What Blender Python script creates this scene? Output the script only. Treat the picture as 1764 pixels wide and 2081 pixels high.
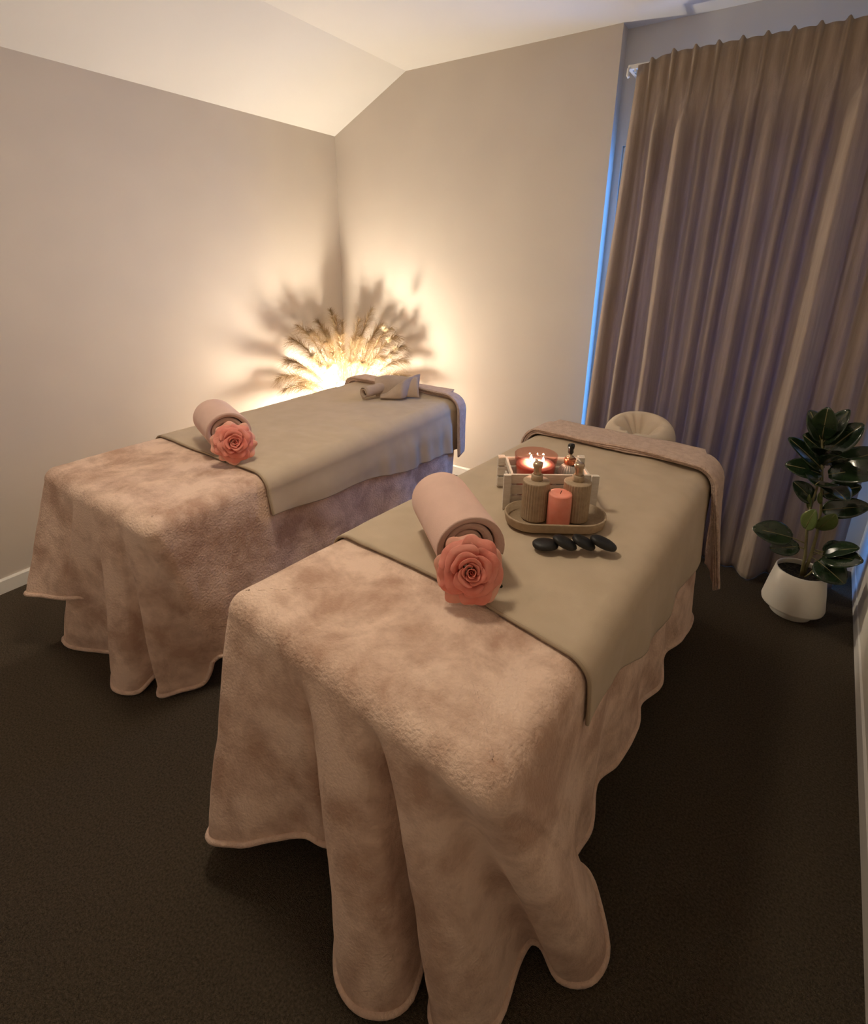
import bpy, bmesh, math, random
from mathutils import Vector, Matrix, noise, Quaternion

for o in list(bpy.data.objects):
    bpy.data.objects.remove(o, do_unlink=True)
scene = bpy.context.scene
COL = scene.collection
random.seed(7)

# ------------------------------------------------------------------ camera
F_PX, YC = 1045.84, 878.54
YAW, PITCH, ROLL = math.radians(-33.18), math.radians(18.89), math.radians(0.5)
CAM = Vector((2.8762, -3.0735, 1.55))
fw = Vector((math.sin(YAW) * math.cos(PITCH), math.cos(YAW) * math.cos(PITCH), -math.sin(PITCH)))
rt = Vector((math.cos(YAW), -math.sin(YAW), 0))
up = rt.cross(fw)
r2 = rt * math.cos(ROLL) + up * math.sin(ROLL)
u2 = -rt * math.sin(ROLL) + up * math.cos(ROLL)
cd = bpy.data.cameras.new('camera')
cam = bpy.data.objects.new('camera', cd)
COL.objects.link(cam)
m = Matrix.Identity(4)
for i in range(3):
    m[i][0], m[i][1], m[i][2], m[i][3] = r2[i], u2[i], -fw[i], CAM[i]
cam.matrix_world = m
cd.sensor_fit = 'HORIZONTAL'
cd.sensor_width = 36
cd.lens = F_PX * 36 / 1764
cd.shift_y = (YC - 1040.5) / 1764
cd.clip_start = 0.02
scene.camera = cam

# ------------------------------------------------------------------ world (blue dusk sky) and exposure
world = bpy.data.worlds.new('dusk_sky')
scene.world = world
world.use_nodes = True
bg = world.node_tree.nodes['Background']
bg.inputs[0].default_value = (0.11, 0.36, 1.0, 1)
bg.inputs[1].default_value = 0.46
# daylight portal in the window opening (only guides sampling of the sky)
pl = bpy.data.lights.new('window_portal', 'AREA')
pl.shape = 'RECTANGLE'; pl.size = 1.16; pl.size_y = 1.84
pl.cycles.is_portal = True
po = bpy.data.objects.new('window_portal', pl)
COL.objects.link(po)
po.location = (2.58, 0.30, 1.21)
po.rotation_euler = (math.radians(-90), 0, 0)

LAMP_POWER = 20.0       # radiance of the frosted cup lamp in the corner
LAMP_TOP = 68.0         # radiance of the disc added in the lamp's open top to light the ceiling
FILL_LIGHT = 2.35         # radiance of the unseen fill light added over the beds
LAMP_COL = (1.0, 0.87, 0.67)
scene.view_settings.view_transform = 'Standard'
scene.view_settings.look = 'None'
scene.view_settings.gamma = 1
scene.view_settings.use_curve_mapping = False
scene.view_settings.exposure = 4.74
scene.cycles.diffuse_bounces = 5
scene.cycles.glossy_bounces = 3
scene.cycles.max_bounces = 8
scene.cycles.caustics_reflective = False
scene.cycles.caustics_refractive = False
scene.cycles.use_adaptive_sampling = True
scene.cycles.adaptive_threshold = 0.08
scene.cycles.transparent_max_bounces = 8
scene.cycles.sample_clamp_indirect = 6

# ------------------------------------------------------------------ materials
def mat(name, col, rough=0.6, col2=None, nscale=6.0, detail=4, bump=0.0, bscale=200.0, sheen=0.0, metal=0.0,
        spec=0.5, trans=0.0, ior=1.45, coat=0.0, contrast=(0.35, 0.65), sss=0.0, stretch=None, bdetail=3, sheen_col=None,
        translucent=0.0, tcol=None, distort=0.0):
    M = bpy.data.materials.new(name)
    M.use_nodes = True
    nt = M.node_tree
    b = nt.nodes['Principled BSDF']
    b.inputs['Base Color'].default_value = (*col, 1)
    b.inputs['Roughness'].default_value = rough
    b.inputs['Metallic'].default_value = metal
    b.inputs['Specular IOR Level'].default_value = spec
    b.inputs['IOR'].default_value = ior
    b.inputs['Transmission Weight'].default_value = trans
    b.inputs['Coat Weight'].default_value = coat
    b.inputs['Sheen Weight'].default_value = sheen
    b.inputs['Sheen Roughness'].default_value = 0.45
    if sheen_col: b.inputs['Sheen Tint'].default_value = (*sheen_col, 1)
    if sss:
        b.inputs['Subsurface Weight'].default_value = sss
        b.inputs['Subsurface Radius'].default_value = (0.02, 0.008, 0.005)
        b.inputs['Subsurface Scale'].default_value = 0.6
    tc = nt.nodes.new('ShaderNodeTexCoord')
    src = tc.outputs['Object']
    if stretch:
        mp = nt.nodes.new('ShaderNodeMapping')
        mp.inputs['Scale'].default_value = stretch
        nt.links.new(src, mp.inputs[0]); src = mp.outputs[0]
    if col2:
        n = nt.nodes.new('ShaderNodeTexNoise')
        n.inputs['Scale'].default_value = nscale
        n.inputs['Detail'].default_value = detail
        n.inputs['Roughness'].default_value = 0.62
        n.inputs['Distortion'].default_value = distort
        nt.links.new(src, n.inputs['Vector'])
        r = nt.nodes.new('ShaderNodeValToRGB')
        r.color_ramp.elements[0].position, r.color_ramp.elements[1].position = contrast
        r.color_ramp.elements[0].color = (*col, 1)
        r.color_ramp.elements[1].color = (*col2, 1)
        nt.links.new(n.outputs['Fac'], r.inputs[0])
        nt.links.new(r.outputs[0], b.inputs['Base Color'])
    if bump:
        n2 = nt.nodes.new('ShaderNodeTexNoise')
        n2.inputs['Scale'].default_value = bscale
        n2.inputs['Detail'].default_value = bdetail
        nt.links.new(src, n2.inputs['Vector'])
        bm_ = nt.nodes.new('ShaderNodeBump')
        bm_.inputs['Strength'].default_value = bump
        bm_.inputs['Distance'].default_value = 0.01
        nt.links.new(n2.outputs['Fac'], bm_.inputs['Height'])
        nt.links.new(bm_.outputs[0], b.inputs['Normal'])
    if translucent:
        t = nt.nodes.new('ShaderNodeBsdfTranslucent')
        t.inputs[0].default_value = (*(tcol or col), 1)
        mx = nt.nodes.new('ShaderNodeMixShader')
        mx.inputs[0].default_value = translucent
        nt.links.new(b.outputs[0], mx.inputs[1]); nt.links.new(t.outputs[0], mx.inputs[2])
        nt.links.new(mx.outputs[0], nt.nodes['Material Output'].inputs[0])
    return M

def emat(name, col, strength):
    M = bpy.data.materials.new(name); M.use_nodes = True
    nt = M.node_tree
    nt.nodes.remove(nt.nodes['Principled BSDF'])
    e = nt.nodes.new('ShaderNodeEmission')
    e.inputs[0].default_value = (*col, 1); e.inputs[1].default_value = strength
    nt.links.new(e.outputs[0], nt.nodes['Material Output'].inputs[0])
    return M

def glassmat(name, tint, refl=0.08):
    """thin clear pane: mostly see-through, a little mirror by viewing angle"""
    M = bpy.data.materials.new(name); M.use_nodes = True
    nt = M.node_tree
    nt.nodes.remove(nt.nodes['Principled BSDF'])
    t = nt.nodes.new('ShaderNodeBsdfTransparent'); t.inputs[0].default_value = (*tint, 1)
    g = nt.nodes.new('ShaderNodeBsdfGlossy'); g.inputs['Roughness'].default_value = 0.03
    lw = nt.nodes.new('ShaderNodeLayerWeight'); lw.inputs[0].default_value = 0.5
    p4 = nt.nodes.new('ShaderNodeMath'); p4.operation = 'POWER'; p4.inputs[1].default_value = 4.0
    ml = nt.nodes.new('ShaderNodeMath'); ml.operation = 'MULTIPLY_ADD'; ml.inputs[1].default_value = 0.6; ml.inputs[2].default_value = 0.04
    mx = nt.nodes.new('ShaderNodeMixShader')
    nt.links.new(lw.outputs['Facing'], p4.inputs[0]); nt.links.new(p4.outputs[0], ml.inputs[0]); nt.links.new(ml.outputs[0], mx.inputs[0])
    nt.links.new(t.outputs[0], mx.inputs[1]); nt.links.new(g.outputs[0], mx.inputs[2])
    nt.links.new(mx.outputs[0], nt.nodes['Material Output'].inputs[0])
    return M

M_WALL = mat('wall_paint', (0.57, 0.51, 0.455), 0.85, (0.59, 0.53, 0.47), 3, 1)
M_CEIL = mat('ceiling_paint', (0.66, 0.64, 0.62), 0.9, (0.68, 0.66, 0.64), 2, 1)
M_TRIM = mat('white_trim_paint', (0.74, 0.72, 0.69), 0.5, bump=0.02, bscale=80)
M_RECESS = mat('recess_paint', (0.58, 0.56, 0.55), 0.85, (0.61, 0.59, 0.58), 3, 1)
M_CARPET = mat('carpet', (0.062, 0.048, 0.034), 1.0, (0.135, 0.106, 0.077), 170, 2, bump=0.9, bscale=420, bdetail=1, spec=0.1, contrast=(0.3, 0.7))
M_FLEECE = mat('pink_fleece', (0.53, 0.345, 0.26), 0.95, (0.84, 0.63, 0.515), 7.0, 5, bump=0.45, bscale=130, sheen=0.25, spec=0.1,
               contrast=(0.38, 0.60), bdetail=3, sheen_col=(1.0, 0.85, 0.76), distort=0.25)
M_FLEECE_HEM = mat('pink_fleece_hem', (0.68, 0.48, 0.38), 0.95, (0.80, 0.60, 0.49), 30, 4, bump=0.6, bscale=150, sheen=0.25, spec=0.1)
M_SHEET = mat('taupe_sheet', (0.52, 0.42, 0.31), 0.85, (0.56, 0.455, 0.34), 9, 2, bump=0.10, bscale=600, bdetail=1, sheen=0.12, spec=0.2)
M_SHEET_HEM = mat('taupe_sheet_hem', (0.40, 0.31, 0.22), 0.85, bump=0.10, bscale=600)
M_THROW = mat('pink_terry', (0.60, 0.43, 0.35), 0.95, (0.74, 0.56, 0.47), 40, 5, bump=0.8, bscale=220, sheen=0.25, spec=0.1)
M_TOWEL = mat('mauve_towel', (0.70, 0.48, 0.41), 0.92, (0.74, 0.51, 0.44), 14, 4, bump=0.22, bscale=480, sheen=0.2, spec=0.1)
M_CLOTH = mat('taupe_cloth', (0.44, 0.34, 0.27), 0.9, (0.50, 0.39, 0.31), 14, 4, bump=0.2, bscale=480, sheen=0.15, spec=0.15)
M_ROSE = mat('coral_petal', (0.86, 0.27, 0.21), 0.6, (0.93, 0.41, 0.33), 14, 3, bump=0.12, bscale=120, sheen=0.2, translucent=0.25, tcol=(0.95, 0.35, 0.22))
M_ROSE_PALE = mat('pale_coral_petal', (0.90, 0.42, 0.32), 0.6, (0.94, 0.60, 0.47), 9, 3, bump=0.12, bscale=120, sheen=0.2, translucent=0.25, tcol=(0.95, 0.45, 0.3))
M_ROSE_CORE = mat('deep_coral_petal', (0.66, 0.11, 0.075), 0.6, (0.74, 0.17, 0.12), 14, 3, bump=0.12, bscale=120)
M_ROSELEAF = mat('dark_rose_leaf', (0.03, 0.04, 0.02), 0.5, (0.05, 0.06, 0.03), 20, 3)
M_CURTAIN = mat('curtain_weave', (0.34, 0.265, 0.20), 0.85, (0.42, 0.335, 0.26), 40, 2, bump=0.25, bscale=500, bdetail=1, sheen=0.15, spec=0.2,
                stretch=(1, 1, 0.08), translucent=0.18, tcol=(0.46, 0.33, 0.38))
M_PLASTIC = mat('white_plastic', (0.78, 0.76, 0.72), 0.4)
M_PAMPAS = mat('pampas_fluff', (0.30, 0.21, 0.12), 0.9, (0.46, 0.34, 0.21), 30, 3, translucent=0.3, tcol=(0.40, 0.29, 0.17))
M_PAMPAS_STEM = mat('pampas_stem', (0.16, 0.10, 0.045), 0.8, (0.24, 0.16, 0.08), 30, 3)
M_PAMPAS_TIP = mat('bunny_tail_fluff', (0.70, 0.62, 0.46), 0.9, (0.80, 0.72, 0.56), 30, 3, translucent=0.2, tcol=(0.8, 0.7, 0.5))
M_BASKET = mat('woven_vase', (0.34, 0.25, 0.16), 0.9, (0.42, 0.32, 0.21), 60, 3, bump=0.6, bscale=140)
M_BRASS = mat('lamp_metal', (0.45, 0.36, 0.22), 0.35, metal=1.0)
M_POT = mat('white_ceramic', (0.78, 0.73, 0.66), 0.38, (0.80, 0.76, 0.69), 20, 3, bump=0.03, bscale=60)
M_SOIL = mat('potting_soil', (0.012, 0.009, 0.006), 1.0, (0.10, 0.075, 0.05), 90, 5, bump=1.0, bscale=140, contrast=(0.45, 0.7))
M_LEAF = mat('rubber_leaf', (0.010, 0.022, 0.010), 0.20, (0.022, 0.042, 0.017), 16, 3, bump=0.05, bscale=40, coat=0.4, spec=0.55)
M_LEAF_YOUNG = mat('young_rubber_leaf', (0.10, 0.14, 0.04), 0.32, (0.15, 0.19, 0.06), 16, 3, bump=0.05, bscale=40)
M_STEM = mat('plant_stem', (0.15, 0.13, 0.05), 0.6, (0.22, 0.19, 0.09), 30, 3)
M_STONE = mat('black_basalt', (0.010, 0.010, 0.010), 0.5, (0.016, 0.015, 0.015), 40, 4, bump=0.08, bscale=160)
M_CERAM = mat('ribbed_taupe_resin', (0.36, 0.27, 0.18), 0.6, (0.43, 0.325, 0.22), 60, 4, bump=0.15, bscale=120)
M_PUMPMETAL = mat('champagne_metal', (0.55, 0.42, 0.30), 0.28, metal=0.85)
M_PINKWAX = mat('pink_wax', (0.80, 0.27, 0.20), 0.5, (0.85, 0.33, 0.25), 20, 3, sss=0.3)
M_JARWAX = mat('jar_wax', (0.72, 0.30, 0.26), 0.4, (0.78, 0.35, 0.30), 20, 3, sss=0.4)
M_CRATE = mat('whitewashed_wood', (0.66, 0.60, 0.53), 0.7, (0.74, 0.69, 0.62), 26, 4, bump=0.2, bscale=60, stretch=(1, 1, 6))
M_GLASS = glassmat('window_glass', (0.92, 0.95, 0.97))
M_JARGLASS = glassmat('pink_jar_glass', (0.95, 0.74, 0.70))
M_CLEARGLASS = mat('ribbed_clear_glass', (0.80, 0.76, 0.72), 0.08, trans=0.6, spec=0.6, ior=1.4)
M_COPPER = mat('copper_collar', (0.50, 0.20, 0.11), 0.25, metal=0.9)
M_BLACK = mat('black_plastic', (0.008, 0.008, 0.008), 0.2)
M_FLAME = emat('candle_flame', (1.0, 0.82, 0.55), 20)
M_WICK = mat('charred_wick', (0.02, 0.015, 0.01), 0.9)
M_PVC = mat('table_vinyl', (0.05, 0.035, 0.03), 0.5)
M_WOOD = mat('beech_leg', (0.30, 0.18, 0.09), 0.5, (0.38, 0.24, 0.13), 20, 4, stretch=(1, 1, 0.1))
M_CRADLE = mat('cradle_cover', (0.60, 0.50, 0.40), 0.9, (0.64, 0.54, 0.43), 14, 3, bump=0.12, bscale=500, sheen=0.15)
M_GLOBE = emat('lamp_glow', LAMP_COL, LAMP_POWER)
M_UPLIGHT = emat('lamp_uplight_glow', LAMP_COL, LAMP_TOP)
M_FILL = emat('fill_glow', (1.0, 0.84, 0.62), FILL_LIGHT)

# ------------------------------------------------------------------ mesh helpers
def mesh(name, verts, faces, material, parent=None, smooth=True, kind=None):
    me = bpy.data.meshes.new(name)
    me.from_pydata([tuple(v) for v in verts], [], faces)
    me.validate()
    me.polygons.foreach_set('use_smooth', [smooth] * len(me.polygons))
    me.materials.append(material)
    me.update()
    o = bpy.data.objects.new(name, me)
    COL.objects.link(o)
    if parent: o.parent = parent
    if kind: o['kind'] = kind
    return o

def fixn(o):
    b = bmesh.new(); b.from_mesh(o.data)
    bmesh.ops.recalc_face_normals(b, faces=b.faces[:]); b.to_mesh(o.data); b.free()
    return o

def tag(o, label, cat, group=None):
    o['label'] = label; o['category'] = cat
    if group: o['group'] = group
    return o

def thing(name, label, cat, loc=(0, 0, 0), rotz=0.0, group=None):
    o = bpy.data.objects.new(name, None)
    o.empty_display_size = 0.05
    COL.objects.link(o)
    o.location = loc; o.rotation_euler = (0, 0, rotz)
    return tag(o, label, cat, group)

def rebase(o, base):
    """move an object's origin to base without moving its mesh"""
    base = Vector(base)
    o.data.transform(Matrix.Translation(-base))
    o.location = base
    return o

def bevel(o, w=0.004, seg=2):
    md = o.modifiers.new('bevel', 'BEVEL'); md.width = w; md.segments = seg
    md.limit_method = 'ANGLE'; md.angle_limit = math.radians(40)
    return o

def boxv(x0, x1, y0, y1, z0, z1):
    v = [(x, y, z) for z in (z0, z1) for y in (y0, y1) for x in (x0, x1)]
    f = [(0, 2, 3, 1), (4, 5, 7, 6), (0, 1, 5, 4), (2, 6, 7, 3), (0, 4, 6, 2), (1, 3, 7, 5)]
    return v, f

def box(name, x0, x1, y0, y1, z0, z1, material, parent=None, bev=0.0):
    o = mesh(name, *boxv(x0, x1, y0, y1, z0, z1), material, parent, smooth=False)
    if bev: bevel(o, bev)
    return o

def structure(o):
    o['kind'] = 'structure'
    return o

def lathe(name, prof, material, parent=None, n=40, smooth=True, cap0=True, cap1=True, fn=None):
    """prof: [(r,z)]; closed rings, optional caps; fn(angle, r, z) -> r"""
    v, f = [], []
    for (r, z) in prof:
        for k in range(n):
            a = 2 * math.pi * k / n
            rr = fn(a, r, z) if fn else r
            v.append((rr * math.cos(a), rr * math.sin(a), z))
    for i in range(len(prof) - 1):
        for k in range(n):
            a, b = i * n + k, i * n + (k + 1) % n
            f.append((a, b, b + n, a + n))
    if cap0: f.append(tuple(reversed(range(n))))
    if cap1: f.append(tuple(range((len(prof) - 1) * n, len(prof) * n)))
    return mesh(name, v, f, material, parent, smooth)

def tube_vf(pts, rad, n=8, closed=False, cap=True):
    pts = [Vector(p) for p in pts]
    v, f = [], []
    N = len(pts)
    t0 = (pts[1] - pts[0]).normalized()
    nrm = t0.orthogonal().normalized()
    for i, p in enumerate(pts):
        if closed: t = (pts[(i + 1) % N] - pts[i - 1]).normalized()
        elif i == 0: t = t0
        elif i == N - 1: t = (pts[-1] - pts[-2]).normalized()
        else: t = (pts[i + 1] - pts[i - 1]).normalized()
        nrm = (nrm - t * nrm.dot(t))
        nrm = nrm.normalized() if nrm.length > 1e-6 else t.orthogonal().normalized()
        bn = t.cross(nrm)
        r = rad(i / (N - 1)) if callable(rad) else rad
        for k in range(n):
            a = 2 * math.pi * k / n
            v.append(p + nrm * (r * math.cos(a)) + bn * (r * math.sin(a)))
    segs = N if closed else N - 1
    for i in range(segs):
        for k in range(n):
            a, b = i * n + k, i * n + (k + 1) % n
            c = ((i + 1) % N) * n
            f.append((a, b, c + (k + 1) % n, c + k))
    if cap and not closed:
        f.append(tuple(reversed(range(n)))); f.append(tuple(range((N - 1) * n, N * n)))
    return v, f

def tube(name, pts, rad, material, parent=None, n=8, closed=False):
    return mesh(name, *tube_vf(pts, rad, n, closed), material, parent)

def grid_faces(nu, nv, wrap=False):
    f = []
    for i in range(nu - 1 + (1 if wrap else 0)):
        for j in range(nv - 1):
            a = i * nv + j; b = ((i + 1) % nu) * nv + j
            f.append((a, b, b + 1, a + 1))
    return f

def smoothstep(a, b, x):
    t = min(1, max(0, (x - a) / (b - a))); return t * t * (3 - 2 * t)

def lerp(a, b, t): return a + (b - a) * t

def catmull(pts, x, ks):
    """pts: list of tuples with key first; interpolate the rest at key x (non-uniform cubic Hermite)"""
    n = len(pts)
    i = 0
    while i < n - 2 and ks[i + 1] <= x: i += 1
    k0, k1 = ks[i], ks[i + 1]
    h = k1 - k0
    t = min(1, max(0, (x - k0) / h))
    out = []
    for c in range(1, len(pts[0])):
        p0, p1 = pts[i][c], pts[i + 1][c]
        pm = pts[i - 1][c] if i > 0 else p0
        km = ks[i - 1] if i > 0 else k0 - h
        pn = pts[i + 2][c] if i + 2 < n else p1
        kn = ks[i + 2] if i + 2 < n else k1 + h
        m0 = (p1 - pm) / (k1 - km) * h
        m1 = (pn - p0) / (kn - k0) * h
        out.append((2*t**3 - 3*t*t + 1) * p0 + (t**3 - 2*t*t + t) * m0 + (-2*t**3 + 3*t*t) * p1 + (t**3 - t*t) * m1)
    return out

def fbm(x, y, z=0.0, s=1.0):
    p = Vector((x * s, y * s, z * s))
    return noise.noise(p) + 0.5 * noise.noise(p * 2.1) + 0.25 * noise.noise(p * 4.3)

# ------------------------------------------------------------------ the room shell
HL, HC, XF = 2.351, 2.652, 0.631      # low side wall height, flat ceiling height, where the slope ends
XW, RD = 1.968, 0.09                  # window recess: left edge, depth
YF = -3.50                             # wall behind the camera
def xr(y): return 3.452 + 0.062 * y   # right wall runs slightly inwards towards the viewer

structure(mesh('floor', *boxv(-0.1, 3.6, YF - 0.1, 0.25, -0.06, 0.0), M_CARPET, smooth=False))
structure(box('wall_left', -0.1, 0.0, YF, 0.0, 0.0, HL + 0.02, M_WALL))
def gable(name, y0, y1, x0, x1, material):
    pr_ = [(x0, 0)] + ([(x0, HL)] if x0 < XF else [(x0, HC)]) + ([(XF, HC)] if x0 < XF < x1 else []) + [(x1, HC), (x1, 0)]
    n = len(pr_)
    v = [(x, y0, z) for x, z in pr_] + [(x, y1, z) for x, z in pr_]
    f = [tuple(range(n)), tuple(reversed(range(n, 2 * n)))] + [(i, i + n, (i + 1) % n + n, (i + 1) % n) for i in range(n)]
    return structure(fixn(mesh(name, v, f, material, smooth=False)))
gable('wall_back', 0.0, 0.25, 0.0, XW, M_WALL)
# right wall (slightly skewed)
v = [(xr(RD), RD + 0.2, 0), (xr(YF), YF, 0), (xr(YF) + 0.1, YF, 0), (xr(RD) + 0.1, RD + 0.2, 0)]
v = v + [(x, y, HC) for x, y, z in v]
M_PALE = mat('right_wall_paint', (0.72, 0.68, 0.62), 0.8, (0.75, 0.71, 0.65), 3, 1)
gable('wall_front', YF - 0.1, YF, 0.0, xr(YF) + 0.1, M_PALE)
structure(fixn(mesh('wall_right', v, [(0, 1, 2, 3), (4, 5, 6, 7), (0, 1, 5, 4), (1, 2, 6, 5), (2, 3, 7, 6), (3, 0, 4, 7)],
                    M_PALE, smooth=False)))
# recess wall with the window opening
WX0, WX1, WZ0, WZ1 = 2.005, 3.16, 0.30, 2.12
rw = []
rf = []
for (a, b, c, d) in ((XW, WX0, 0, HC), (WX1, xr(RD), 0, HC), (WX0, WX1, 0, WZ0), (WX0, WX1, WZ1, HC)):
    vv, ff = boxv(a, b, RD, RD + 0.16, c, d)
    k = len(rw); rw += vv; rf += [tuple(i + k for i in q) for q in ff]
structure(mesh('wall_window', rw, rf, M_RECESS, smooth=False))
# ceiling: sloped part and flat part as one folded sheet with thickness
v = [(-0.1, YF - 0.1, HL - 0.0477), (XF, YF - 0.1, HC), (3.6, YF - 0.1, HC), (3.6, 0.3, HC), (XF, 0.3, HC), (-0.1, 0.3, HL - 0.0477)]
v += [(x, y, z + 0.1) for x, y, z in v]
structure(fixn(mesh('ceiling', v, [(0, 1, 4, 5), (1, 2, 3, 4), (6, 7, 10, 11), (7, 8, 9, 10), (0, 1, 7, 6), (1, 2, 8, 7), (2, 3, 9, 8),
                               (3, 4, 10, 9), (4, 5, 11, 10), (5, 0, 6, 11)], M_CEIL, smooth=False)))
# baseboards
def bb(name, a, b, nrm, h=0.072, t=0.014):
    a, b, nrm = Vector((*a, 0)), Vector((*b, 0)), Vector((*nrm, 0)).normalized()
    v = []
    for p in (a, b):
        for (o_, z) in ((0, 0), (t, 0), (t, h - 0.008), (t - 0.006, h), (0, h)):
            v.append(p + nrm * o_ + Vector((0, 0, z)))
    f = [(i, (i + 1) % 5, (i + 1) % 5 + 5, i + 5) for i in range(5)] + [(0, 1, 2, 3, 4), (9, 8, 7, 6, 5)]
    return structure(fixn(mesh(name, v, f, M_TRIM, smooth=False)))
bb('baseboard_left', (0, 0), (0, YF), (1, 0))
bb('baseboard_back', (0.014, 0), (XW, 0), (0, -1))
bb('baseboard_window', (XW, RD), (xr(RD) - 0.014, RD), (0, -1))
bb('baseboard_right', (xr(RD), RD), (xr(YF), YF), (-1, 0.062))
bb('baseboard_front', (0.014, YF), (xr(YF) - 0.014, YF), (0, 1))

# window: frame, mullion, two panes
win = structure(bpy.data.objects.new('window_1', None)); COL.objects.link(win)
win.location = (WX0, RD + 0.02, WZ0)
W, H = WX1 - WX0, WZ1 - WZ0
fr = 0.045
box('window_frame', 0, fr, 0, 0.06, 0, H, M_TRIM, win, 0.004)
box('window_frame', W - fr, W, 0, 0.06, 0, H, M_TRIM, win, 0.004)
box('window_frame', fr, W - fr, 0, 0.06, 0, fr, M_TRIM, win, 0.004)
box('window_frame', fr, W - fr, 0, 0.06, H - fr, H, M_TRIM, win, 0.004)
box('mullion', W / 2 - 0.025, W / 2 + 0.025, 0.005, 0.055, fr, H - fr, M_TRIM, win, 0.004)
box('window_pane', fr, W / 2 - 0.025, 0.028, 0.032, fr, H - fr, M_GLASS, win)
box('window_pane', W / 2 + 0.025, W - fr, 0.028, 0.032, fr, H - fr, M_GLASS, win)

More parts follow.
